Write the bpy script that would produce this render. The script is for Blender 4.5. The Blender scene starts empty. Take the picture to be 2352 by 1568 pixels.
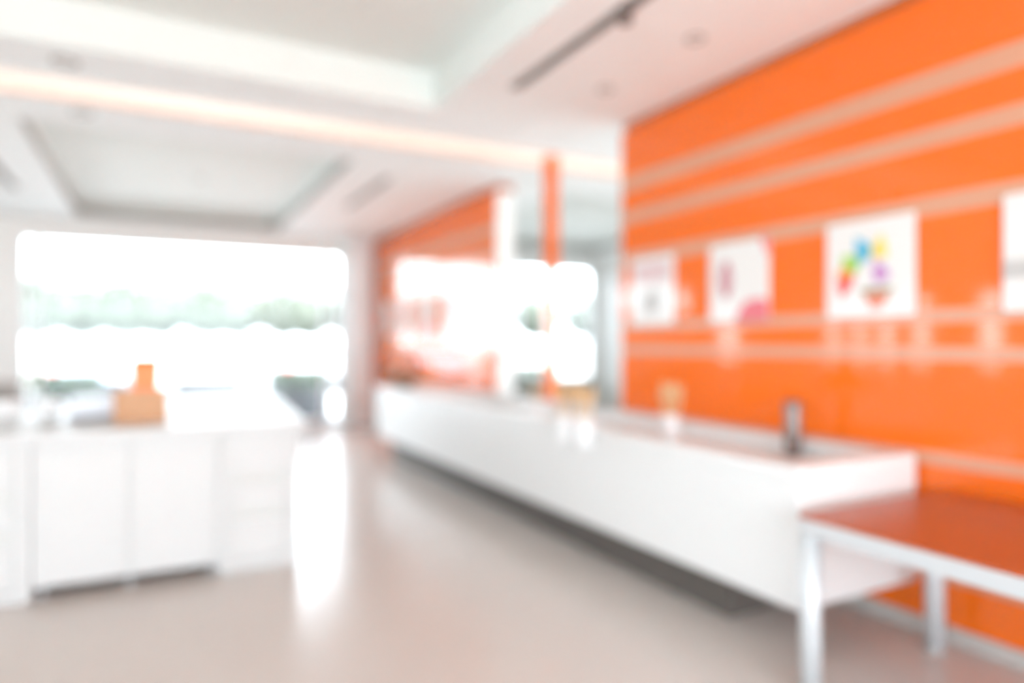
import bpy, bmesh, math, random
from mathutils import Vector, Matrix
random.seed(7)
S = bpy.context.scene
C = S.collection

# ------------------------------------------------------------------ camera
cam_data = bpy.data.cameras.new('camera')
cam_data.sensor_width = 36.0
cam_data.lens = 23.65
cam_data.shift_y = 0.0013
cam_data.clip_start = 0.05
cam_data.clip_end = 300
cam_data.dof.use_dof = True                 # the photograph is focused close and everything is soft
cam_data.dof.focus_distance = 1.2
cam_data.dof.aperture_fstop = 0.52
cam_data.dof.aperture_blades = 0
cam = bpy.data.objects.new('camera', cam_data)
C.objects.link(cam)
cam.location = (0, 0, 1.4)
cam.rotation_euler = (math.radians(90), 0, math.radians(-27.84))
S.camera = cam

# ------------------------------------------------------------------ sky and exposure
W = bpy.data.worlds.new('sky')
S.world = W
W.use_nodes = True
bg = W.node_tree.nodes['Background']
bg.inputs[0].default_value = (0.875, 0.955, 1.055, 1)
bg.inputs[1].default_value = 5.0
S.view_settings.view_transform = 'Standard'
S.view_settings.look = 'None'
S.view_settings.gamma = 1.0
S.view_settings.use_curve_mapping = False
S.view_settings.exposure = 1.31
sun_data = bpy.data.lights.new('sun', 'SUN')
sun_data.energy = 7.0
sun_data.angle = math.radians(3)
sun_data.color = (1.0, 0.98, 0.95)
sun = bpy.data.objects.new('sun', sun_data)
C.objects.link(sun)
sun.rotation_euler = Vector((-0.08, 0.55, -0.83)).to_track_quat('-Z', 'Y').to_euler()
S.cycles.use_denoising = True
S.cycles.caustics_reflective = False
S.cycles.caustics_refractive = False
S.cycles.max_bounces = 10
S.cycles.diffuse_bounces = 6
S.cycles.sample_clamp_indirect = 10

# ------------------------------------------------------------------ materials
def mat(name, col, rough=0.5, metal=0.0, spec=0.5, coat=0.0, emit=None, estr=0.0, noise=0.0, nscale=8.0, bump=0.0, ior=1.5):
    m = bpy.data.materials.new(name)
    m.use_nodes = True
    nt = m.node_tree
    b = nt.nodes['Principled BSDF']
    b.inputs['Base Color'].default_value = (*col, 1)
    b.inputs['Roughness'].default_value = rough
    b.inputs['Metallic'].default_value = metal
    b.inputs['Specular IOR Level'].default_value = spec
    b.inputs['IOR'].default_value = ior
    b.inputs['Coat Weight'].default_value = coat
    b.inputs['Coat Roughness'].default_value = 0.03
    if emit:
        b.inputs['Emission Color'].default_value = (*emit, 1)
        b.inputs['Emission Strength'].default_value = estr
    if noise > 0 or bump > 0:
        tc = nt.nodes.new('ShaderNodeTexCoord')
        n = nt.nodes.new('ShaderNodeTexNoise')
        n.inputs['Scale'].default_value = nscale
        n.inputs['Detail'].default_value = 4
        nt.links.new(tc.outputs['Object'], n.inputs['Vector'])
        if noise > 0:
            mx = nt.nodes.new('ShaderNodeMix')
            mx.data_type = 'RGBA'
            mx.inputs[6].default_value = (*[c * (1 - noise) for c in col], 1)
            mx.inputs[7].default_value = (*[min(1, c * (1 + noise)) for c in col], 1)
            nt.links.new(n.outputs['Fac'], mx.inputs[0])
            nt.links.new(mx.outputs[2], b.inputs['Base Color'])
        if bump > 0:
            bp = nt.nodes.new('ShaderNodeBump')
            bp.inputs['Strength'].default_value = bump
            bp.inputs['Distance'].default_value = 0.01
            nt.links.new(n.outputs['Fac'], bp.inputs['Height'])
            nt.links.new(bp.outputs['Normal'], b.inputs['Normal'])
    return m

def glass_mat(name, tint=(0.97, 0.99, 0.98)):
    m = bpy.data.materials.new(name)
    m.use_nodes = True
    nt = m.node_tree
    nt.nodes.clear()
    out = nt.nodes.new('ShaderNodeOutputMaterial')
    mx = nt.nodes.new('ShaderNodeMixShader')
    tr = nt.nodes.new('ShaderNodeBsdfTransparent')
    gl = nt.nodes.new('ShaderNodeBsdfGlossy')
    fr = nt.nodes.new('ShaderNodeFresnel')
    fr.inputs['IOR'].default_value = 1.35
    tr.inputs[0].default_value = (*tint, 1)
    gl.inputs['Roughness'].default_value = 0.0
    nt.links.new(fr.outputs[0], mx.inputs[0])
    nt.links.new(tr.outputs[0], mx.inputs[1])
    nt.links.new(gl.outputs[0], mx.inputs[2])
    nt.links.new(mx.outputs[0], out.inputs[0])
    return m

M = {}
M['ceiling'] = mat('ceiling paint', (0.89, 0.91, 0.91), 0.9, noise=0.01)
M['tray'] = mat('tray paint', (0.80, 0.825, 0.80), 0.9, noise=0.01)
M['white_wall'] = mat('white wall paint', (0.92, 0.91, 0.89), 0.8, noise=0.01)
M['orange'] = mat('orange lacquered glass', (0.84, 0.155, 0.010), 0.06, spec=0.65, noise=0.015, nscale=1.5)
M['stripe'] = mat('frosted stripe film', (0.64, 0.32, 0.20), 0.2, spec=0.6, noise=0.01)
M['floor'] = mat('polished greige floor', (0.61, 0.55, 0.51), 0.22, spec=0.36, noise=0.03, nscale=3)
M['base'] = mat('grey skirting', (0.50, 0.48, 0.45), 0.5, noise=0.02)
M['solid'] = mat('white solid surface', (0.73, 0.725, 0.715), 0.42, spec=0.3, noise=0.01)
M['lacquer'] = mat('white lacquer', (0.63, 0.63, 0.62), 0.4, spec=0.4, noise=0.01)
M['plinth'] = mat('dark taupe plinth', (0.10, 0.085, 0.075), 0.6, noise=0.05)
M['groove'] = mat('grey groove lining', (0.64, 0.635, 0.61), 0.6, noise=0.02)
M['alu'] = mat('satin aluminium', (0.58, 0.60, 0.61), 0.4, metal=0.2, noise=0.01)
M['steel'] = mat('brushed steel', (0.22, 0.18, 0.165), 0.42, metal=0.7, noise=0.03, nscale=40)
M['rust'] = mat('rust orange laminate', (0.40, 0.078, 0.022), 0.3, noise=0.05, nscale=12)
M['frame'] = mat('white window frame', (0.87, 0.89, 0.90), 0.35, noise=0.01)
M['glass'] = glass_mat('clear window glass')
M['poster'] = mat('white poster board', (0.78, 0.765, 0.74), 0.12, noise=0.01)
M['taupe'] = mat('taupe laminate', (0.33, 0.29, 0.26), 0.45, noise=0.05)
M['lamp'] = mat('warm cove lamp panel', (0.3, 0.27, 0.25), 0.5, emit=(1.0, 0.83, 0.70), estr=0.37, noise=0.01)
M['bulb'] = mat('downlight diffuser', (0.7, 0.68, 0.66), 0.4, emit=(1, 0.95, 0.9), estr=0.15, noise=0.01)
M['peach'] = mat('lamp rail painted glow', (0.85, 0.62, 0.52), 0.6, noise=0.01)  # warm glow along the strip edges, put into the rail colour
M['shade_edge'] = mat('tray edge painted shade', (0.45, 0.44, 0.42), 0.9, noise=0.01)  # shade on the far tray faces, painted in as grey
M['gap'] = mat('wall top painted shade', (0.50, 0.11, 0.014), 0.7, noise=0.02)  # darker orange brown: shade at the wall top painted in
M['slot'] = mat('grey air slot', (0.38, 0.36, 0.34), 0.7, noise=0.02)
M['paving'] = mat('pale concrete paving', (0.60, 0.60, 0.59), 0.8, noise=0.08, nscale=2, bump=0.1)
M['asphalt'] = mat('grey parking asphalt', (0.22, 0.22, 0.23), 0.9, noise=0.1, nscale=4, bump=0.1)
M['leaf'] = mat('green leaves', (0.115, 0.13, 0.10), 0.5, noise=0.3, nscale=5)
M['hedge'] = mat('dark green planter leaves', (0.075, 0.115, 0.05), 0.5, noise=0.3, nscale=5)
M['verge'] = mat('grey street paving', (0.42, 0.42, 0.42), 0.8, noise=0.08, nscale=2, bump=0.1)
M['bark'] = mat('grey brown bark', (0.18, 0.14, 0.11), 0.9, noise=0.2, nscale=15, bump=0.5)
M['planter'] = mat('grey concrete planter', (0.16, 0.16, 0.17), 0.8, noise=0.06)
M['tan'] = mat('tan wood', (0.70, 0.47, 0.25), 0.5, noise=0.1, nscale=12)
M['amber'] = mat('amber stained wood', (0.52, 0.25, 0.10), 0.4, noise=0.06, nscale=10)
M['carton'] = mat('bright orange card', (0.95, 0.22, 0.03), 0.4, noise=0.02)
M['cup'] = mat('white plastic cup', (0.88, 0.88, 0.88), 0.3, noise=0.01)
M['bluegrey'] = mat('pale blue grey plastic', (0.74, 0.76, 0.82), 0.4, noise=0.02)
M['black'] = mat('black rubber', (0.035, 0.035, 0.038), 0.6, noise=0.1)
M['lowwall'] = mat('grey green tile', (0.24, 0.25, 0.21), 0.4, noise=0.05)
M['petal'] = mat('peach petals', (0.93, 0.56, 0.42), 0.6, noise=0.12, nscale=20)
M['petal2'] = mat('coral petals', (0.92, 0.38, 0.24), 0.6, noise=0.12, nscale=20)
M['wicker'] = mat('brown wicker', (0.22, 0.15, 0.09), 0.7, noise=0.3, nscale=40, bump=0.5)
PR = {}
for k, c in dict(red=(0.93, 0.10, 0.09), green=(0.42, 0.70, 0.12), blue=(0.10, 0.50, 0.72), yellow=(0.98, 0.75, 0.15), purple=(0.62, 0.30, 0.62),
                 olive=(0.33, 0.31, 0.18), salmon=(0.85, 0.30, 0.20), pink=(0.86, 0.20, 0.24), maroon=(0.55, 0.12, 0.17),
                 grey=(0.62, 0.61, 0.59), rose=(0.82, 0.62, 0.62), orange=(0.97, 0.42, 0.06)).items():
    PR[k] = mat('printed ' + k, [x * 0.82 for x in c], 0.5, noise=0.02)

# ------------------------------------------------------------------ mesh helpers
def wloc(o):
    v = Vector((0, 0, 0))
    while o is not None:
        v += Vector(o.location)
        o = o.parent
    return v

def obj(name, bm, m, parent=None, kind=None, label=None, smooth=False):
    """Link one bmesh (in room coordinates) as one object."""
    me = bpy.data.meshes.new(name)
    if parent is not None:
        bmesh.ops.translate(bm, verts=bm.verts[:], vec=-wloc(parent))
    bmesh.ops.recalc_face_normals(bm, faces=bm.faces[:])
    if smooth:
        for f in bm.faces:
            f.smooth = True
    bm.to_mesh(me)
    bm.free()
    me.materials.append(m)
    o = bpy.data.objects.new(name, me)
    C.objects.link(o)
    if parent is not None:
        o.parent = parent
    if kind:
        o['kind'] = kind
    if label:
        o['label'] = label
    return o

def thing(name, label, cat, loc, group=None):
    o = bpy.data.objects.new(name, None)
    o.empty_display_size = 0.1
    C.objects.link(o)
    o.location = loc
    o['label'] = label
    o['category'] = cat
    if group:
        o['group'] = group
    return o

def tag(o, label, cat, group=None):
    o['label'] = label
    o['category'] = cat
    if group:
        o['group'] = group
    return o

def dup(root, loc, label=None, name=None):
    r = root.copy()
    C.objects.link(r)
    r.location = loc
    if label:
        r['label'] = label
    for ch in root.children:
        c = ch.copy()
        C.objects.link(c)
        c.parent = r
        for g in ch.children:
            d = g.copy()
            C.objects.link(d)
            d.parent = c
    return r

def NB():
    return bmesh.new()

def add_box(bm, a, b, bev=0.0, seg=2):
    x0, y0, z0 = a
    x1, y1, z1 = b
    r = bmesh.ops.create_cube(bm, size=1.0)
    vs = r['verts']
    for v in vs:
        v.co = Vector(((x0 + x1) / 2 + v.co.x * (x1 - x0), (y0 + y1) / 2 + v.co.y * (y1 - y0), (z0 + z1) / 2 + v.co.z * (z1 - z0)))
    if bev > 0:
        es = list({e for v in vs for e in v.link_edges})
        bmesh.ops.bevel(bm, geom=es, offset=bev, segments=seg, affect='EDGES', profile=0.5)
    return bm

def box(a, b, bev=0.0, seg=2):
    return add_box(NB(), a, b, bev, seg)

def add_prism(bm, poly, z0, z1):
    """extrude a polygon of (x, y) from z0 to z1"""
    lo = [bm.verts.new((x, y, z0)) for x, y in poly]
    hi = [bm.verts.new((x, y, z1)) for x, y in poly]
    n = len(poly)
    bm.faces.new(lo[::-1])
    bm.faces.new(hi)
    for i in range(n):
        j = (i + 1) % n
        bm.faces.new((lo[i], lo[j], hi[j], hi[i]))
    return bm

def add_plate(bm, poly, x0, x1):
    """extrude a polygon of (y, z) from x0 to x1"""
    lo = [bm.verts.new((x0, y, z)) for y, z in poly]
    hi = [bm.verts.new((x1, y, z)) for y, z in poly]
    n = len(poly)
    bm.faces.new(lo)
    bm.faces.new(hi[::-1])
    for i in range(n):
        j = (i + 1) % n
        bm.faces.new((lo[i], hi[i], hi[j], lo[j]))
    return bm

def add_ring(bm, o, i, z0, z1):
    """rectangular ring: o, i = (x0, y0, x1, y1) outer and inner"""
    def q(r, z):
        return [bm.verts.new(p) for p in ((r[0], r[1], z), (r[2], r[1], z), (r[2], r[3], z), (r[0], r[3], z))]
    ol, oh, il, ih = q(o, z0), q(o, z1), q(i, z0), q(i, z1)
    for k in range(4):
        j = (k + 1) % 4
        bm.faces.new((ol[k], ol[j], oh[j], oh[k]))
        bm.faces.new((il[k], ih[k], ih[j], il[j]))
        bm.faces.new((oh[k], oh[j], ih[j], ih[k]))
        bm.faces.new((ol[k], il[k], il[j], ol[j]))
    return bm

def add_lathe(bm, prof, c=(0, 0, 0), n=24, close=True):
    rings = []
    for r, z in prof:
        if r < 1e-6:
            rings.append([bm.verts.new((c[0], c[1], c[2] + z))])
        else:
            rings.append([bm.verts.new((c[0] + r * math.cos(2 * math.pi * k / n), c[1] + r * math.sin(2 * math.pi * k / n), c[2] + z)) for k in range(n)])
    for a, b in zip(rings, rings[1:]):
        for k in range(n):
            j = (k + 1) % n
            if len(a) == 1 and len(b) > 1:
                bm.faces.new((a[0], b[j], b[k]))
            elif len(b) == 1 and len(a) > 1:
                bm.faces.new((a[k], a[j], b[0]))
            elif len(a) > 1 and len(b) > 1:
                bm.faces.new((a[k], a[j], b[j], b[k]))
    return bm

def lathe(prof, c=(0, 0, 0), n=24):
    return add_lathe(NB(), prof, c, n)

def add_tube(bm, p0, p1, r0, r1=None, n=8):
    r1 = r0 if r1 is None else r1
    p0, p1 = Vector(p0), Vector(p1)
    d = (p1 - p0).normalized()
    u = d.orthogonal().normalized()
    w = d.cross(u)
    a = [bm.verts.new(p0 + (u * math.cos(2 * math.pi * k / n) + w * math.sin(2 * math.pi * k / n)) * r0) for k in range(n)]
    b = [bm.verts.new(p1 + (u * math.cos(2 * math.pi * k / n) + w * math.sin(2 * math.pi * k / n)) * r1) for k in range(n)]
    for k in range(n):
        j = (k + 1) % n
        bm.faces.new((a[k], a[j], b[j], b[k]))
    bm.faces.new(a[::-1])
    bm.faces.new(b)
    return bm

# ================================================================== THE SETTING
H = 3.145           # ceiling
XL, XR = -4.2, 3.3  # left wall, orange wall
YB, YF = 11.5, -4.0 # far window wall, front behind the camera
XE = 8.05           # far side of the room beyond the opening

obj('floor', box((XL, YF, -0.06), (XE, YB + 0.15, 0.0)), M['floor'], kind='structure')
obj('ground', box((-60, YB + 0.15, -0.10), (80, 150, -0.04)), M['verge'], kind='structure')
obj('ground_front', box((-60, -60, -0.10), (80, YF, -0.04)), M['paving'], kind='structure')
obj('ground_annex', box((XE + 0.15, YF, -0.10), (80, YB + 0.15, -0.04)), M['paving'], kind='structure')
obj('ground_side', box((-60, YF, -0.10), (XL, YB + 0.15, -0.04)), M['paving'], kind='structure')

# ceiling with two trays, a third one beyond the opening, a lamp slot and two air slots
TR = [(-3.0, -0.5, 1.84, 4.72, 0.28), (-0.96, 6.42, 1.67, 10.93, 0.20), (4.2, 6.6, 7.5, 10.93, 0.20)]
SLOT = (XL + 0.15, 5.30, XE - 0.05, 5.78, 0.10)
AIR = [(2.13, 1.6, 2.20, 4.06, 0.08), (2.13, 6.9, 2.20, 8.6, 0.08), (-1.45, 6.9, -1.38, 9.3, 0.08)]
holes = TR + [SLOT] + AIR
xs = sorted({XL, XE, *[h[0] for h in holes], *[h[2] for h in holes]})
ys = sorted({YF, YB, *[h[1] for h in holes], *[h[3] for h in holes]})
bm = NB()
grid = {}
def gv(x, y, z):
    k = (round(x, 4), round(y, 4), z)
    if k not in grid:
        grid[k] = bm.verts.new((x, y, z))
    return grid[k]
for x0, x1 in zip(xs, xs[1:]):
    for y0, y1 in zip(ys, ys[1:]):
        cx, cy = (x0 + x1) / 2, (y0 + y1) / 2
        if not any(h[0] < cx < h[2] and h[1] < cy < h[3] for h in holes):
            bm.faces.new([gv(x, y, H) for x, y in ((x0, y0), (x0, y1), (x1, y1), (x1, y0))])
ceil = obj('ceiling', bm, M['ceiling'], kind='structure')
obj('roof', box((XL - 0.15, YF, H + 0.4), (XE + 0.15, YB + 0.15, H + 0.5)), M['white_wall'], kind='structure')
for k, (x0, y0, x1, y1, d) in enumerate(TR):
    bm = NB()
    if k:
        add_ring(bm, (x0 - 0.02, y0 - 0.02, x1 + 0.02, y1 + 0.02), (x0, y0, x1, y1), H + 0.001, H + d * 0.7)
        obj('shade_edge', bm, M['shade_edge'], ceil, label='ceiling tray edge with shade painted in grey')
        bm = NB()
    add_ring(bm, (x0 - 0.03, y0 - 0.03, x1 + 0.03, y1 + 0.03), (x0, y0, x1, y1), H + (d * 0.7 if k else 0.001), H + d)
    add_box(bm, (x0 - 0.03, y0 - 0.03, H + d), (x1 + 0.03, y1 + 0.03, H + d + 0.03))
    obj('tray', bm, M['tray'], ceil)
bm = NB()
x0, y0, x1, y1, d = SLOT
add_ring(bm, (x0 - 0.03, y0 - 0.03, x1 + 0.03, y1 + 0.03), (x0, y0, x1, y1), H + 0.001, H + d + 0.02)
obj('slot_rim', bm, M['ceiling'], ceil)
cl = thing('cove_light', 'long warm glowing light strip set across the ceiling', 'ceiling light', (1.5, 5.54, H + 0.035))
obj('diffuser', box((x0, y0, H + 0.035), (x1, y1, H + 0.055)), M['lamp'], cl)
for e, (ya, yb) in enumerate(((y0, y0 + 0.012), (y1 - 0.012, y1))):
    obj('rail', box((x0, ya, H + 0.001), (x1, yb, H + 0.034)), M['peach'], cl)
AL = ['long dark air slot in the ceiling near the top edge of the view', 'faint far air slot in the ceiling right of the far tray', 'faint far air slot in the ceiling left of the far tray']
for (x0, y0, x1, y1, d), lb in zip(AIR, AL):
    a = thing('air_slot', lb, 'air vent', ((x0 + x1) / 2, (y0 + y1) / 2, H), 'linear air slots')
    bm = NB()
    add_ring(bm, (x0 - 0.01, y0 - 0.01, x1 + 0.01, y1 + 0.01), (x0 + 0.002, y0 + 0.002, x1 - 0.002, y1 - 0.002), H - 0.004, H + d)
    obj('frame', bm, M['slot'], a)
    obj('back', box((x0, y0, H + d), (x1, y1, H + d + 0.01)), M['slot'], a)
    obj('blade', box(((x0 + x1) / 2 - 0.004, y0 + 0.004, H + 0.005), ((x0 + x1) / 2 + 0.004, y1 - 0.004, H + 0.05)), M['slot'], a)

# ---- orange walls with frosted stripes
STRIPES = [(0.275, 0.33), (0.815, 0.878), (1.315, 1.38), (1.497, 1.562), (2.013, 2.106), (2.341, 2.434), (2.594, 2.706)]
def orange_wall(name, y0, y1, x=XR):
    w = obj(name, box((x, y0, 0), (x + 0.2, y1, H - 0.08)), M['white_wall'], kind='structure')
    zs = [0.075] + [z for s in STRIPES for z in s] + [H - 0.08]
    for k in range(0, len(zs), 2):
        obj('panel', box((x - 0.010, y0, zs[k]), (x, y1, zs[k + 1])), M['orange'], w)
    obj('painted_shade_strip', box((x + 0.02, y0, H - 0.08), (x + 0.2, y1, H)), M['gap'], w, label='recessed strip with painted shade under the ceiling')  # strip added to darken the wall top, shade is in its colour
    for za, zb in STRIPES:
        obj('stripe', box((x - 0.010, y0, za), (x, y1, zb)), M['stripe'], w, label='frosted pale stripe across the orange wall')
    return w
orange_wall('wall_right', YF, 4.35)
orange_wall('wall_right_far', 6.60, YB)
obj('baseboard_right', box((XR - 0.02, YF, 0), (XR, 4.35, 0.075), 0.004), M['base'], kind='structure')
obj('baseboard_right_far', box((XR - 0.02, 6.60, 0), (XR, YB, 0.075), 0.004), M['base'], kind='structure')
# slim orange column standing in the opening between them
col = obj('column', box((XR, 5.45, 0), (XR + 0.08, 5.60, H + 0.034), 0.004), M['orange'], kind='structure')
for za, zb in STRIPES[2:4]:
    obj('stripe', box((XR - 0.003, 5.455, za), (XR, 5.595, zb)), M['stripe'], col)

# ---- far window wall, built round its openings
def window(name, x0, x1, z0, z1, panes, y=YB, axis='x'):
    """frame with mullions at the given cuts and one glass pane in each bay"""
    fw = 0.05
    def P(a, b, za, zb, d0, d1):
        return box((a, y + d0, za), (b, y + d1, zb), 0.004) if axis == 'x' else box((y + d0, a, za), (y + d1, b, zb), 0.004)
    f = P(x0, x1, z0, z0 + fw, 0.03, 0.11)
    o = obj(name, f, M['frame'], kind='structure')
    obj('frame_head', P(x0, x1, z1 - fw, z1, 0.03, 0.11), M['frame'], o)
    cuts = [x0] + panes + [x1]
    for k, c in enumerate(cuts):
        a, b = (c, c + fw) if k == 0 else (c - fw, c) if k == len(cuts) - 1 else (c - 0.03, c + 0.03)
        obj('mullion', P(a, b, z0 + fw, z1 - fw, 0.03, 0.11), M['frame'], o)
    for k, (a, b) in enumerate(zip(cuts, cuts[1:])):
        obj('pane', P(a + 0.03, b - 0.03, z0 + fw - 0.01, z1 - fw + 0.01, 0.066, 0.074), M['glass'], o)
    return o

WZ0, WZ1 = 0.06, 2.90
window('window_1', -1.69, 2.80, WZ0, WZ1, [-1.48, 2.52])
window('window_2', 4.55, 7.95, 0.66, 2.90, [6.25])
window('window_3', -4.05, -2.1, 2.08, 2.62, [])
back = obj('wall_back', box((XL, YB, WZ1), (XE, YB + 0.15, H)), M['white_wall'], kind='structure')
for x0, x1, z0, z1, m in ((XL, -4.05, 0, WZ1, 'white_wall'), (-2.1, -1.69, 0, WZ1, 'white_wall'), (2.80, 4.55, 0, WZ1, 'white_wall'),
                          (7.95, XE, 0, WZ1, 'white_wall'), (-4.05, -2.1, 0, 2.08, 'white_wall'), (-4.05, -2.1, 2.62, WZ1, 'white_wall'), (-1.69, 2.80, 0, WZ0, 'frame'), (4.55, 7.95, 0, 0.66, 'lowwall')):
    obj('wall_section', box((x0, YB, z0), (x1, YB + 0.15, z1)), M[m], back)
obj('pillar', box((2.86, YB - 0.34, 0), (3.24, YB - 0.002, H), 0.008), M['frame'], kind='structure')

# ---- left wall with narrow tall windows, far side of the other room, glazed shop front behind the camera
lw = obj('wall_left', box((XL - 0.15, -0.9, 2.2), (XL, YB, H)), M['white_wall'], kind='structure')
obj('wall_section', box((XL - 0.15, YF, 2.9), (XL, -0.9, H)), M['white_wall'], lw)
window('window_10', YF, -0.9, 0.0, 2.9, [-2.4], y=XL - 0.15, axis='y')  # unseen glazing added to brighten the near part of the room
LWIN = [(5.28, 5.64), (6.32, 6.64), (6.90, 7.22), (7.40, 7.70), (7.90, 8.22), (10.3, 10.9)]
yy = [-0.9] + [y for w in LWIN for y in w] + [YB]
for k in range(0, len(yy), 2):
    obj('wall_section', box((XL - 0.15, yy[k], 0.93), (XL, yy[k + 1], 2.2)), M['white_wall'], lw)
obj('wall_section', box((XL - 0.15, -0.9, 0), (XL, YB, 0.93)), M['white_wall'], lw)
for k, (a, b) in enumerate(LWIN):
    window('window_%d' % (4 + k), a, b, 0.93, 2.2, [], y=XL - 0.15, axis='y')
ws = obj('wall_side', box((XE, 5.3, 0), (XE + 0.15, YB, H)), M['white_wall'], kind='structure')
obj('wall_section', box((XE, 3.0, 2.6), (XE + 0.15, 5.3, H)), M['white_wall'], ws)
window('window_11', 3.0, 5.3, 0.0, 2.6, [4.15], y=XE + 0.02, axis='y')  # unseen side window added to light the room beyond the opening
obj('wall_side_near', box((XR + 0.2, 2.85, 0), (XE, 3.0, H)), M['white_wall'], kind='structure')
front = window('window_9', XL, XR, 0.0, 2.9, [-2.3, -0.4, 1.5], y=YF - 0.12)
obj('wall_front', box((XL, YF - 0.15, 2.9), (XR + 0.2, YF, H)), M['white_wall'], kind='structure')

# ================================================================== CEILING FITTINGS
def downlight(x, y, z, label, r=0.055):
    t = thing('downlight', label, 'downlight', (x, y, z), 'round ceiling downlights')
    obj('trim_ring', lathe([(r * 0.72, 0.02), (r * 0.72, -0.002), (r * 0.85, -0.010), (r, -0.008), (r, 0.0), (r * 0.95, 0.012)], (x, y, z), 24), M['slot'], t, smooth=True)
    obj('diffuser', lathe([(0, 0.006), (r * 0.7, 0.004), (r * 0.7, 0.014), (0, 0.014)], (x, y, z), 20), M['bulb'], t, smooth=True)
    return t
dl = downlight(2.73, 2.92, H, 'round downlight in the white ceiling nearest the orange wall top edge')
dup(dl, (2.73, 3.79, H), 'small round downlight in the ceiling just beyond the end of the dark air slot')
dl2 = downlight(-0.50, 4.98, H, 'downlight in the ceiling between the near tray and the light strip', 0.075)
dup(dl2, (-0.50, 6.02, H), 'downlight just beyond the light strip, beside the corner of the far tray')
dup(dl, (0.45, 8.75, H + 0.20), 'faint downlight in the middle of the far ceiling tray')
sp = thing('ceiling_spotlight', 'small dark chrome spotlight on the ceiling air slot at the top', 'spotlight', (2.165, 2.83, H))
obj('base', lathe([(0, 0), (0.05, 0), (0.05, -0.012), (0.03, -0.02), (0, -0.02)], (2.165, 2.83, H), 20), M['steel'], sp, smooth=True)
obj('lamp_head', lathe([(0, -0.02), (0.028, -0.022), (0.036, -0.05), (0.036, -0.075), (0.028, -0.075), (0.024, -0.06), (0, -0.058)], (2.165, 2.83, H), 20), M['steel'], sp, smooth=True)

# ================================================================== LONG WHITE COUNTER
cx0, cx1, cy0, cy1, cz0, cz1 = 2.42, 3.255, 1.965, 8.2, 0.25, 0.867
ct = thing('serving_counter', 'long floating white counter with a sunken trough along the orange wall', 'counter', ((cx0 + cx1) / 2, (cy0 + cy1) / 2, 0))
WELL = (2.50, 2.10, 3.14, 6.3)
ZB = 0.785
obj('body', box((cx0, cy0, cz0), (cx1, cy1, ZB), 0.012), M['solid'], ct)
bm = add_ring(NB(), (cx0, cy0, cx1, cy1), WELL, ZB, cz1)
es = [e for e in bm.edges if all(abs(v.co.z - cz1) < 1e-5 for v in e.verts) or (abs(e.verts[0].co.x - e.verts[1].co.x) < 1e-5 and abs(e.verts[0].co.y - e.verts[1].co.y) < 1e-5)]
bmesh.ops.bevel(bm, geom=es, offset=0.014, segments=3, affect='EDGES', profile=0.5)
obj('rim', bm, M['solid'], ct)
obj('plinth', box((2.57, 2.50, 0), (3.25, cy1 - 0.15, cz0 - 0.001), 0.004), M['plinth'], ct, label='dark recessed plinth')
obj('end_panel', box((cx0 - 0.02, cy1, cz0), (cx1, cy1 + 0.04, cz1 - 0.01), 0.003), M['taupe'], ct, label='taupe end panel')

# things standing on the counter
b = thing('steel_canister', 'brushed steel upright canister standing in the trough near the counter end', 'canister', (3.07, 2.53, ZB + 0.0015))
obj('body', lathe([(0, 0), (0.042, 0), (0.044, 0.006), (0.044, 0.285), (0.042, 0.29), (0.038, 0.29), (0.038, 0.02), (0, 0.02)], (3.07, 2.53, ZB + 0.0015), 28), M['steel'], b, smooth=True)
obj('rim', lathe([(0.0445, 0.27), (0.0475, 0.272), (0.0475, 0.292), (0.0445, 0.294)], (3.07, 2.53, ZB + 0.0015), 28), M['steel'], b, smooth=True)
def spoon_bm(x, y, z, dx, dy, L, n=5):
    bm = NB()
    add_tube(bm, (x, y, z), (x + dx * 0.75, y + dy * 0.75, z + L * 0.75), 0.006, 0.006, 6)
    c = Vector((x + dx * 0.87, y + dy * 0.87, z + L * 0.87))
    r = bmesh.ops.create_icosphere(bm, subdivisions=2, radius=1)
    for v in r['verts']:
        v.co = Vector((v.co.x * 0.020 if n < 8 else v.co.x * 0.016, v.co.y * 0.011, v.co.z * L * 0.15)) + c
    return bm
def spoon_cup(x, y, z, label, h=0.15, r=0.052, L=0.27, hook=False, n=6, lean=0.03):
    t = thing('cup', label, 'cup', (x, y, z), 'white cups of spoons on the counter')
    obj('cup_wall', lathe([(0, 0.001), (r * 0.8, 0.001), (r * 0.84, 0.008), (r, h - 0.006), (r + 0.004, h), (r - 0.002, h + 0.001), (r * 0.8, 0.01), (0, 0.01)], (x, y, z), 24), M['cup'], t, smooth=True)
    if hook:
        obj('hook', box((x + r * 0.9, y - 0.02, z + 0.104), (x + r + 0.06, y + 0.02, z + 0.114), 0.002), M['cup'], t)
    for k in range(n):
        a = 2 * math.pi * k / n + 0.3
        s = obj('spoon_tmp', spoon_bm(x + 0.48 * r * math.cos(a), y + 0.48 * r * math.sin(a), z + 0.016, lean * math.cos(a), lean * math.sin(a), L * (0.90 + 0.06 * (k % 3)), n), M['tan'], smooth=True)
        s.name = 'spoon'
        tag(s, SPOON_LABEL % label_of[(x, y)], 'spoon', 'wooden spoons in the cups')
    return t
label_of = {(2.93, 3.35): 'the white cup standing in the trough', (2.345, 3.70): 'the left of the two cups hung on the counter front',
            (2.345, 3.475): 'the right of the two cups hung on the counter front', (2.46, 4.25): 'the farthest white cup on the counter rim'}
SPOON_LABEL = 'tan wooden spoon in %s'
spoon_cup(2.93, 3.35, ZB, 'white cup with a bunch of tan wooden spoons standing in the trough', h=0.15, L=0.34, n=8, lean=0.04)
spoon_cup(2.345, 3.70, 0.765, 'white cup of wooden spoons hung on the counter front, farther of two', h=0.17, L=0.36, hook=True, n=5)
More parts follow.
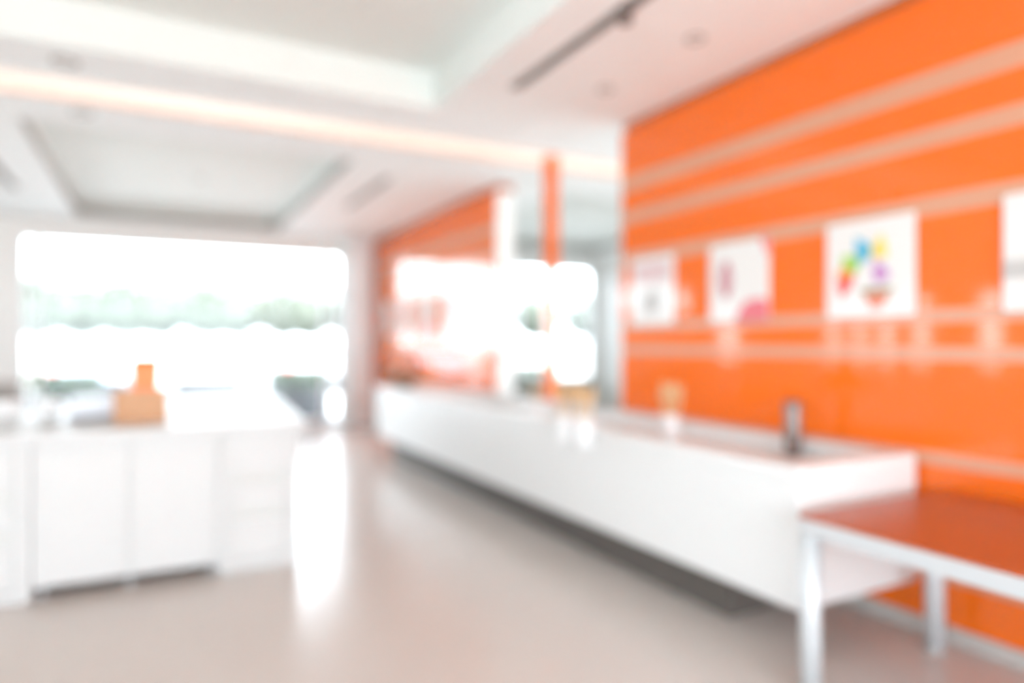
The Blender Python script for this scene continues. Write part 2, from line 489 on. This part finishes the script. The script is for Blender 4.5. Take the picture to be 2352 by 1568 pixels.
spoon_cup(2.345, 3.475, 0.765, 'white cup of wooden spoons hung on the counter front, nearer of two', h=0.17, L=0.36, hook=True, n=5)
spoon_cup(2.46, 4.25, cz1, 'small white cup of spoons standing on the counter rim, farthest cup', h=0.10, r=0.036, L=0.20, n=4, lean=0.02)

# flower basket on the far end of the counter
fx, fy = 2.66, 7.85
fb = thing('flower_basket', 'brown basket of peach and coral flowers on the far counter end', 'flowers', (fx, fy, cz1))
obj('basket', lathe([(0, 0.001), (0.10, 0.001), (0.13, 0.04), (0.15, 0.10), (0.16, 0.11), (0.145, 0.11), (0.12, 0.05), (0, 0.03)], (fx, fy, cz1), 28), M['wicker'], fb, smooth=True)
bm = NB()
for k in range(90):
    a = random.uniform(0, 6.283); rr = random.uniform(0.06, 0.22); zz = random.uniform(0.08, 0.22)
    c = Vector((fx + rr * math.cos(a), fy + rr * math.sin(a), cz1 + zz))
    d = Vector((math.cos(a), math.sin(a), random.uniform(-0.1, 0.8))).normalized() * 0.07
    s = d.orthogonal().normalized() * 0.018
    v = [bm.verts.new(p) for p in (c, c + d * 0.5 + s, c + d, c + d * 0.5 - s)]
    bm.faces.new(v)
obj('foliage', bm, M['leaf'], fb, kind='stuff')
for k in range(22):
    a = k * 2.399; q = math.sqrt((k + 0.5) / 22)
    rr = 0.19 * q; zz = 0.17 + 0.22 * math.sqrt(max(0, 1 - q * q))
    c = Vector((fx + rr * math.cos(a), fy + rr * math.sin(a), cz1 + zz))
    bm = NB()
    up = Vector((math.cos(a) * q, math.sin(a) * q, 1.1 - q)).normalized()
    u = up.orthogonal().normalized(); w = up.cross(u)
    for ring, (n, L, lift) in enumerate(((7, 0.055, 0.012), (5, 0.038, 0.028))):
        for p in range(n):
            b_ = 6.283 * p / n + ring * 0.5
            d = u * math.cos(b_) + w * math.sin(b_)
            s = up.cross(d) * L * 0.42
            vs = [bm.verts.new(x_) for x_ in (c, c + d * L * 0.6 + s + up * lift * 0.6, c + d * L + up * lift * 1.5, c + d * L * 0.6 - s + up * lift * 0.6)]
            bm.faces.new(vs)
    add_tube(bm, c - up * 0.10, c, 0.003, 0.003, 5)
    r = bmesh.ops.create_icosphere(bm, subdivisions=1, radius=0.014)
    for v in r['verts']:
        v.co += c + up * 0.012
    obj('flower', bm, M['petal'] if k % 3 else M['petal2'], fb)

# ================================================================== RUST ORANGE TABLE
tx0, tx1, ty0, ty1, tz = 2.262, 3.245, 0.10, 1.835, 0.72
tb = thing('table', 'rust orange topped table with pale metal frame at the counter end', 'table', ((tx0 + tx1) / 2, (ty0 + ty1) / 2, 0))
obj('table_top', box((tx0, ty0, tz - 0.016), (tx1, ty1, tz), 0.003), M['rust'], tb, label='rust orange laminate top')
obj('apron', add_ring(NB(), (tx0 + 0.003, ty0 + 0.003, tx1 - 0.003, ty1 - 0.003), (tx0 + 0.045, ty0 + 0.045, tx1 - 0.045, ty1 - 0.045), tz - 0.08, tz - 0.016), M['alu'], tb, label='pale metal frame')
for lx in (tx0 + 0.030, tx1 - 0.12):
    for ly in (ty0 + 0.030, ty1 - 0.030):
        lg = obj('leg', lathe([(0, 0.02), (0.041, 0.02), (0.041, tz - 0.081), (0, tz - 0.081)], (lx, ly, 0), 24), M['alu'], tb, smooth=False)
        for f in lg.data.polygons:
            f.use_smooth = abs(f.normal.z) < 0.5
        obj('foot', lathe([(0, 0), (0.045, 0), (0.047, 0.006), (0.043, 0.02), (0, 0.02)], (lx, ly, 0), 20), M['slot'], lg, smooth=True)

# ================================================================== WHITE ISLAND
ix0, ix1, iy0, iy1 = -1.12, 0.78, 4.40, 6.30
wt = obj('worktop', add_prism(NB(), [(-1.18, 4.36), (0.84, 4.36), (0.98, 6.40), (-1.32, 6.40)], 0.85, 0.91), M['lacquer'])
bmw = bmesh.new(); bmw.from_mesh(wt.data)
bmesh.ops.bevel(bmw, geom=bmw.edges[:], offset=0.006, segments=2, affect='EDGES', profile=0.5)
bmw.to_mesh(wt.data); bmw.free()
tag(wt, 'broad white worktop of the island, carrying the amber box', 'worktop')
def drawer_unit(x0, x1, label):
    t = thing('drawer_unit', label, 'cabinet', ((x0 + x1) / 2, (iy0 + iy1) / 2, 0), 'white drawer units of the island')
    bm = NB()
    obj('carcass', box((x0, iy0 + 0.05, 0.0), (x1, iy1, 0.85), 0.003), M['lacquer'], t)
    for side in (x0, x1 - 0.07):
        obj('side_panel', box((side, iy0, 0.005), (side + 0.07, iy0 + 0.05, 0.85), 0.003), M['lacquer'], t)
    obj('base_panel', box((x0 + 0.07, iy0, 0.005), (x1 - 0.07, iy0 + 0.05, 0.07), 0.003), M['lacquer'], t)
    for za, zb in ((0.075, 0.325), (0.39, 0.535), (0.60, 0.848)):
        d = obj('drawer', box((x0 + 0.073, iy0 + 0.004, za), (x1 - 0.073, iy0 + 0.05, zb), 0.004), M['lacquer'], t)
    for za, zb in ((0.325, 0.39), (0.535, 0.60)):
        obj('finger_groove', box((x0 + 0.073, iy0 + 0.03, za), (x1 - 0.073, iy0 + 0.05, zb)), M['groove'], t, label='grey finger groove')
    return t
drawer_unit(0.33, 0.79, 'white drawer unit with two finger grooves at the island end by the aisle')
drawer_unit(-1.05, -0.60, 'white drawer unit with two finger grooves cut off at the left edge')
dc = thing('door_cabinet', 'white double door cabinet in the middle of the island', 'cabinet', (-0.135, 5.35, 0))
obj('carcass', box((-0.598, iy0 + 0.03, 0.075), (0.328, iy1, 0.85), 0.003), M['lacquer'], dc)
obj('toe_kick', box((-0.598, iy0 + 0.30, 0.0), (0.328, iy0 + 0.33, 0.075)), M['plinth'], dc, label='dark recessed kick board')
for x0, x1 in ((-0.595, -0.137), (-0.133, 0.325)):
    d = obj('door', box((x0, iy0 + 0.008, 0.075), (x1, iy0 + 0.03, 0.846), 0.003), M['lacquer'], dc)
    obj('door_panel', box((x0 + 0.06, iy0 + 0.003, 0.16), (x1 - 0.06, iy0 + 0.008, 0.40), 0.002), M['lacquer'], d)
for x in (-0.55, -0.135, 0.30):
    obj('foot', lathe([(0, 0), (0.018, 0), (0.018, 0.01), (0.012, 0.014), (0.012, 0.075), (0, 0.075)], (x, iy0 + 0.06, 0), 14), M['alu'], dc, smooth=True)

# things on the island
ax, ay, az = -0.085, 4.80, 0.91
ab = thing('amber_box', 'amber wooden open box standing on the white island', 'box', (ax, ay, az))
obj('base', box((ax - 0.145, ay - 0.10, az), (ax + 0.145, ay + 0.10, az + 0.012), 0.002), M['amber'], ab)
for sx in (-1, 1):
    obj('side', box((ax + sx * 0.145 - (0.012 if sx > 0 else 0), ay - 0.10, az + 0.012), (ax + sx * 0.145 + (0.012 if sx < 0 else 0), ay + 0.10, az + 0.205), 0.002), M['amber'], ab)
for sy in (-1, 1):
    y0 = ay + sy * 0.10 - (0.012 if sy > 0 else 0)
    obj('board', box((ax - 0.133, y0, az + 0.012), (ax + 0.133, y0 + 0.012, az + 0.20), 0.002), M['amber'], ab)
oc = thing('orange_carton', 'bright orange carton sticking up out of the amber box', 'carton', (ax + 0.02, ay, az + 0.012))
bm = NB()
add_box(bm, (ax - 0.055, ay - 0.055, az + 0.013), (ax + 0.095, ay + 0.055, az + 0.355), 0.004)
obj('carton_body', bm, M['carton'], oc)
bm = NB()
g = [(ax - 0.055, ay - 0.055), (ax + 0.095, ay - 0.055), (ax + 0.095, ay + 0.055), (ax - 0.055, ay + 0.055)]
lo = [bm.verts.new((x, y, az + 0.355)) for x, y in g]
hi = [bm.verts.new((ax - 0.053, ay - 0.003, az + 0.40)), bm.verts.new((ax + 0.093, ay - 0.003, az + 0.40)), bm.verts.new((ax + 0.093, ay + 0.003, az + 0.40)), bm.verts.new((ax - 0.053, ay + 0.003, az + 0.40))]
bm.faces.new(hi)
for k in range(4):
    j = (k + 1) % 4
    bm.faces.new((lo[k], lo[j], hi[j], hi[k]))
obj('gable_top', bm, M['carton'], oc)
def bowl(x, y, label, r=0.085, h=0.13):
    t = thing('bowl', label, 'bowl', (x, y, az), 'white bowls on the island')
    obj('bowl_wall', lathe([(0, 0.012), (r * 0.45, 0.012), (r * 0.55, 0.02), (r * 0.9, h * 0.6), (r, h), (r * 0.95, h), (r * 0.82, h * 0.6), (r * 0.4, 0.03), (0, 0.026)], (x, y, az), 28), M['cup'], t, smooth=True)
    obj('foot_ring', lathe([(0, 0.0), (r * 0.5, 0.0), (r * 0.5, 0.012), (0, 0.012)], (x, y, az), 24), M['groove'], t, smooth=True)
    return t
bw = bowl(-0.60, 5.15, 'white bowl on the island beside the pale blue grey tub')
dup(bw, (-0.82, 5.15, az), 'white bowl on the island, second from the pale blue grey tub')
dup(bw, (-1.02, 5.05, az), 'white bowl on the island cut off near the left edge')
tu = thing('storage_tub', 'pale blue grey tub on a black tray behind the amber box', 'tub', (-0.33, 5.10, az))
obj('tray', box((-0.50, 5.00, az), (-0.17, 5.26, az + 0.022), 0.006), M['black'], tu, label='black tray')
bm = add_ring(NB(), (-0.475, 5.02, -0.19, 5.24), (-0.465, 5.03, -0.20, 5.23), az + 0.022, az + 0.13)
add_box(bm, (-0.465, 5.03, az + 0.022), (-0.20, 5.23, az + 0.03))
obj('tub_wall', bm, M['bluegrey'], tu)
obj('lid', box((-0.48, 5.015, az + 0.13), (-0.185, 5.245, az + 0.142), 0.004), M['bluegrey'], tu)

# ================================================================== POSTERS ON THE ORANGE WALL
def poster(y0, label, prints, name='poster', z0=1.535, w=0.49, h=0.51):
    """y0 is the near edge; prints are (colour, [(u, v)...]) with u 0..1 from the far edge, v 0..1 from the bottom"""
    x1 = XR - 0.016
    t = thing(name, label, 'poster', (x1, y0 + w / 2, z0 + h / 2), 'white posters on the orange walls')
    obj('board', box((x1 - 0.010, y0, z0), (x1, y0 + w, z0 + h), 0.002), M['poster'], t)
    for dy in (0.08, w - 0.08):
        obj('spacer', box((x1, y0 + dy - 0.015, z0 + h - 0.10), (XR - 0.0101, y0 + dy + 0.015, z0 + h - 0.07)), M['alu'], t)
    for q, (c, poly) in enumerate(prints):
        bm = add_plate(NB(), [(y0 + w * (1 - u), z0 + h * v) for u, v in poly], x1 - 0.0112 - 0.0006 * q, x1 - 0.010)
        obj('print', bm, PR[c], t)
    return t
def ell(cx, cy, rx, ry, rot=0.0, n=18):
    cr, sr = math.cos(rot), math.sin(rot)
    return [(cx + rx * math.cos(a) * cr - ry * math.sin(a) * sr, cy + rx * math.cos(a) * sr + ry * math.sin(a) * cr) for a in [6.2832 * k / n for k in range(n)]]
def swirl(cx, cy, s, rot):
    """a soft-serve like drop: three bulges narrowing to a tip"""
    pts = [(-0.5, -0.6), (0.5, -0.6), (0.62, -0.35), (0.45, -0.15), (0.5, 0.05), (0.33, 0.22), (0.36, 0.42), (0.12, 0.62), (0.0, 0.95), (-0.12, 0.62), (-0.36, 0.42), (-0.33, 0.22), (-0.5, 0.05), (-0.45, -0.15), (-0.62, -0.35)]
    cr, sr = math.cos(rot), math.sin(rot)
    return [(cx + s * (x * cr - y * sr), cy + s * (x * sr + y * cr)) for x, y in pts]
rain = [('red', swirl(0.22, 0.36, 0.19, 2.9)), ('orange', ell(0.22, 0.485, 0.085, 0.06, 0.5)), ('green', swirl(0.30, 0.57, 0.17, 1.0)), ('blue', swirl(0.44, 0.69, 0.19, 0.55)),
        ('yellow', swirl(0.63, 0.69, 0.16, -0.15)), ('purple', swirl(0.63, 0.45, 0.16, 0.35)),
        ('olive', [(0.40, 0.29), (0.78, 0.29), (0.76, 0.24), (0.43, 0.24)]), ('salmon', [(0.45, 0.24), (0.74, 0.24), (0.66, 0.09), (0.53, 0.09)])]
two = [('maroon', ell(0.30, 0.54, 0.10, 0.24, 0.0)), ('rose', ell(0.335, 0.54, 0.02, 0.12, 0.0)), ('pink', [(0.45, 0.0), (1.0, 0.0), (1.0, 0.24), (0.86, 0.28), (0.62, 0.24), (0.52, 0.12)]), ('pink', [(0.88, 1.0), (1.0, 1.0), (1.0, 0.78), (0.95, 0.84)])]
one = [('rose', [(0.12, 0.62), (0.88, 0.62), (0.88, 0.92), (0.12, 0.92)]), ('grey', ell(0.5, 0.34, 0.26, 0.17))]
four = [('grey', [(0.0, 0.28), (1.0, 0.28), (1.0, 0.44), (0.0, 0.44)])]
poster(1.985, 'white poster with a rainbow arc of coloured swirls over a cup', rain)
poster(2.875, 'white poster with a maroon oval and pink corner patches', two)
poster(3.72, 'pale poster with a rose block and grey oval, beside the wall opening', one)
poster(1.11, 'white poster with a grey band, cut off at the right edge', four)
far = ['white poster nearest the opening on the far orange wall', 'second white poster from the opening on the far orange wall', 'third white poster from the opening on the far orange wall',
       'fourth white poster from the opening on the far orange wall', 'white poster next to the pillar on the far orange wall']
for k, lb in enumerate(far):
    poster(6.75 + 0.87 * k, lb, (rain, one, two, one, four)[k] if k else [('rose', ell(0.5, 0.5, 0.2, 0.2))])

# low taupe cabinet by the left end of the big window
lc = thing('low_cabinet', 'brown taupe low cabinet by the left end of the big window', 'cabinet', (-2.05, 9.9, 0))
obj('carcass', box((-2.60, 9.62, 0.06), (-1.42, 10.2, 0.90), 0.004), M['taupe'], lc)
obj('top', box((-2.62, 9.60, 0.90), (-1.40, 10.22, 0.925), 0.004), M['taupe'], lc)
obj('plinth', box((-2.58, 9.66, 0), (-1.44, 10.18, 0.06)), M['plinth'], lc)
for x in (-2.57, -1.99):
    d = obj('door', box((x, 9.602, 0.07), (x + 0.53, 9.62, 0.89), 0.003), M['taupe'], lc)
    obj('handle', box((x + 0.25, 9.585, 0.80), (x + 0.40, 9.602, 0.815), 0.002), M['alu'], d)

# ================================================================== OUTSIDE
obj('road', box((-60, 18.5, -0.04), (80, 24.5, -0.035)), M['asphalt'], kind='structure')
def planter(x0, x1, y0, label):
    t = thing('planter', label, 'planter', ((x0 + x1) / 2, y0 + 0.25, -0.04), 'planters outside the windows')
    obj('trough', box((x0, y0, -0.04), (x1, y0 + 0.5, 0.58), 0.015), M['planter'], t)
    bm = NB()
    n = int((x1 - x0) * 1000)
    for k in range(n):
        c = Vector((random.uniform(x0 + 0.03, x1 - 0.03), random.uniform(y0 + 0.04, y0 + 0.46), 0.57 + 0.36 * random.random() ** 0.7))
        d = Vector((random.gauss(0, 1), random.gauss(0, 1), random.uniform(0.1, 1.2))).normalized() * 0.07
        s = d.orthogonal().normalized() * 0.022
        bm.faces.new([bm.verts.new(p) for p in (c, c + d * 0.5 + s, c + d, c + d * 0.5 - s)])
    obj('foliage', bm, M['hedge'], t, kind='stuff')
planter(1.75, 2.75, 12.1, 'grey planter with low green plants outside the window, beside the pillar')
planter(-1.75, -0.75, 12.1, 'grey planter with low green plants outside the window, left end')
planter(5.2, 7.4, 12.1, 'long grey planter outside the window beyond the wall opening')

def mkcar(x, y, bodycol, label):
    bmt = mat('car paint ' + label[:12], bodycol, 0.25, coat=0.6, noise=0.01)
    t = thing('car', label, 'car', (x, y, -0.035), 'cars parked across the street')
    # profile along y (rear at y, front at y + 4.1), z heights
    z0 = -0.035
    prof = [(0.0, 0.32), (0.02, 0.75), (0.10, 0.95), (0.55, 1.0), (2.9, 0.98), (3.9, 0.80), (4.08, 0.62), (4.1, 0.32), (3.85, 0.22), (0.25, 0.22)]
    bm = NB()
    A = [bm.verts.new((x - 0.86, y + p, z0 + q)) for p, q in prof]
    B = [bm.verts.new((x + 0.86, y + p, z0 + q)) for p, q in prof]
    bm.faces.new(A); bm.faces.new(B[::-1])
    for k in range(len(prof)):
        j = (k + 1) % len(prof)
        bm.faces.new((A[k], B[k], B[j], A[j]))
    bmesh.ops.bevel(bm, geom=bm.edges[:], offset=0.04, segments=2, affect='EDGES', profile=0.5)
    body = obj('body', bm, bmt, t)
    bm = NB()
    lo = [(-0.80, 0.15), (0.80, 0.15), (0.80, 3.0), (-0.80, 3.0)]
    hi = [(-0.62, 0.55), (0.62, 0.55), (0.62, 2.1), (-0.62, 2.1)]
    L = [bm.verts.new((x + a, y + b_, z0 + 0.96)) for a, b_ in lo]
    T = [bm.verts.new((x + a, y + b_, z0 + 1.46)) for a, b_ in hi]
    bm.faces.new(T); bm.faces.new(L[::-1])
    for k in range(4):
        j = (k + 1) % 4
        bm.faces.new((L[k], L[j], T[j], T[k]))
    obj('cabin', bm, bmt, t)
    # windows: rear, front, two sides, slightly proud of the cabin
    for k in range(4):
        j = (k + 1) % 4
        def P(i, h):
            a, b_ = lo[i][0] + (hi[i][0] - lo[i][0]) * h, lo[i][1] + (hi[i][1] - lo[i][1]) * h
            return Vector((x + a, y + b_, z0 + 0.96 + 0.5 * h))
        q = [P(k, 0.12), P(j, 0.12), P(j, 0.86), P(k, 0.86)]
        c = sum(q, Vector()) / 4
        nrm = (q[1] - q[0]).cross(q[3] - q[0]).normalized() * 0.012
        q = [c + (p - c) * 0.9 for p in q]
        bm = NB()
        f0 = [bm.verts.new(p - nrm * 0.2) for p in q]; f1 = [bm.verts.new(p + nrm) for p in q]
        bm.faces.new(f1); bm.faces.new(f0[::-1])
        for i in range(4):
            n_ = (i + 1) % 4
            bm.faces.new((f0[i], f0[n_], f1[n_], f1[i]))
        obj('car_window', bm, M['carglass'], t)
    for sx in (-1, 1):
        obj('tail_light', box((x + sx * 0.74 - 0.1, y - 0.012, z0 + 0.70), (x + sx * 0.74 + 0.1, y + 0.05, z0 + 0.86), 0.01), PR['red'], t)
        for wy in (0.75, 3.3):
            bm = NB()
            add_tube(bm, (x + sx * 0.70, y + wy, z0 + 0.31), (x + sx * 0.88, y + wy, z0 + 0.31), 0.31, 0.31, 20)
            w_ = obj('wheel', bm, M['black'], t)
            bm = NB()
            add_tube(bm, (x + sx * 0.86, y + wy, z0 + 0.31), (x + sx * 0.895, y + wy, z0 + 0.31), 0.19, 0.17, 16)
            obj('hub', bm, M['alu'], w_)
    obj('bumper', box((x - 0.84, y - 0.03, z0 + 0.20), (x + 0.84, y + 0.08, z0 + 0.52), 0.02), M['black'], t)
M['carglass'] = mat('dark car glass', (0.05, 0.06, 0.07), 0.05, spec=0.6, noise=0.02)
mkcar(-1.5, 19.6, (0.42, 0.50, 0.58), 'blue silver parked car across the street at the left of the big window')
mkcar(1.25, 19.6, (0.85, 0.85, 0.86), 'white parked car across the street behind the orange carton')
mkcar(4.0, 19.6, (0.50, 0.52, 0.55), 'silver parked car across the street near the pillar')
mkcar(9.6, 19.6, (0.80, 0.81, 0.82), 'white parked car across the street seen through the wall opening')

def tree(x, y, label, proto=[None]):
    if proto[0] is None:
        t = thing('tree', label, 'tree', (x, y, -0.04), 'trees across the street')
        bm = NB()
        add_tube(bm, (x, y, -0.04), (x + 0.05, y, 1.9), 0.11, 0.08, 10)
        for k in range(6):
            a = k * 1.05
            add_tube(bm, (x + 0.05, y, 1.7 + 0.05 * k), (x + 0.9 * math.cos(a), y + 0.9 * math.sin(a), 2.7 + 0.1 * (k % 3)), 0.05, 0.02, 6)
        obj('trunk', bm, M['bark'], t)
        bm = NB()
        for k in range(3200):
            while True:
                p = Vector((random.uniform(-1, 1), random.uniform(-1, 1), random.uniform(-1, 1)))
                if 0.35 < p.length < 1:
                    break
            c = Vector((x + p.x * 1.13, y + p.y * 1.2, 2.60 + p.z * 1.10))
            d = Vector((random.gauss(0, 1), random.gauss(0, 1), random.gauss(0, 0.7))).normalized() * 0.17
            s = d.orthogonal().normalized() * 0.06
            bm.faces.new([bm.verts.new(q) for q in (c, c + d * 0.5 + s, c + d, c + d * 0.5 - s)])
        obj('crown', bm, M['leaf'], t, kind='stuff')
        proto[0] = t
        return t
    return dup(proto[0], (x, y, -0.04), label)
TREES = [(-3.6, 26.5, 'green tree across the street at the far left of the big window, front row'), (-1.0, 26.5, 'green tree across the street, second of the front row from the left'),
         (1.6, 26.5, 'green tree across the street, third of the front row from the left'), (4.2, 26.5, 'green tree across the street, fourth of the front row from the left'),
         (6.8, 26.5, 'green tree across the street beside the white pillar'),
         (-2.5, 29.5, 'green tree in the back row behind the first two street trees'), (0.1, 29.5, 'green tree in the back row behind the gap of the second and third street trees'),
         (2.9, 29.5, 'green tree in the back row behind the gap of the third and fourth street trees'), (5.8, 29.5, 'green tree in the back row behind the fourth street tree and the pillar'),
         (12.6, 26.5, 'green tree seen through the wall opening left of the orange column'), (15.2, 26.5, 'green tree seen through the wall opening behind the orange column'),
         (17.8, 26.5, 'green tree seen through the wall opening beside the pale side wall'),
         (14.0, 29.5, 'green back row tree seen through the wall opening left of the column'), (16.8, 29.5, 'green back row tree seen through the wall opening right of the column')]
for x, y, lb in TREES:
    tree(x, y, lb)
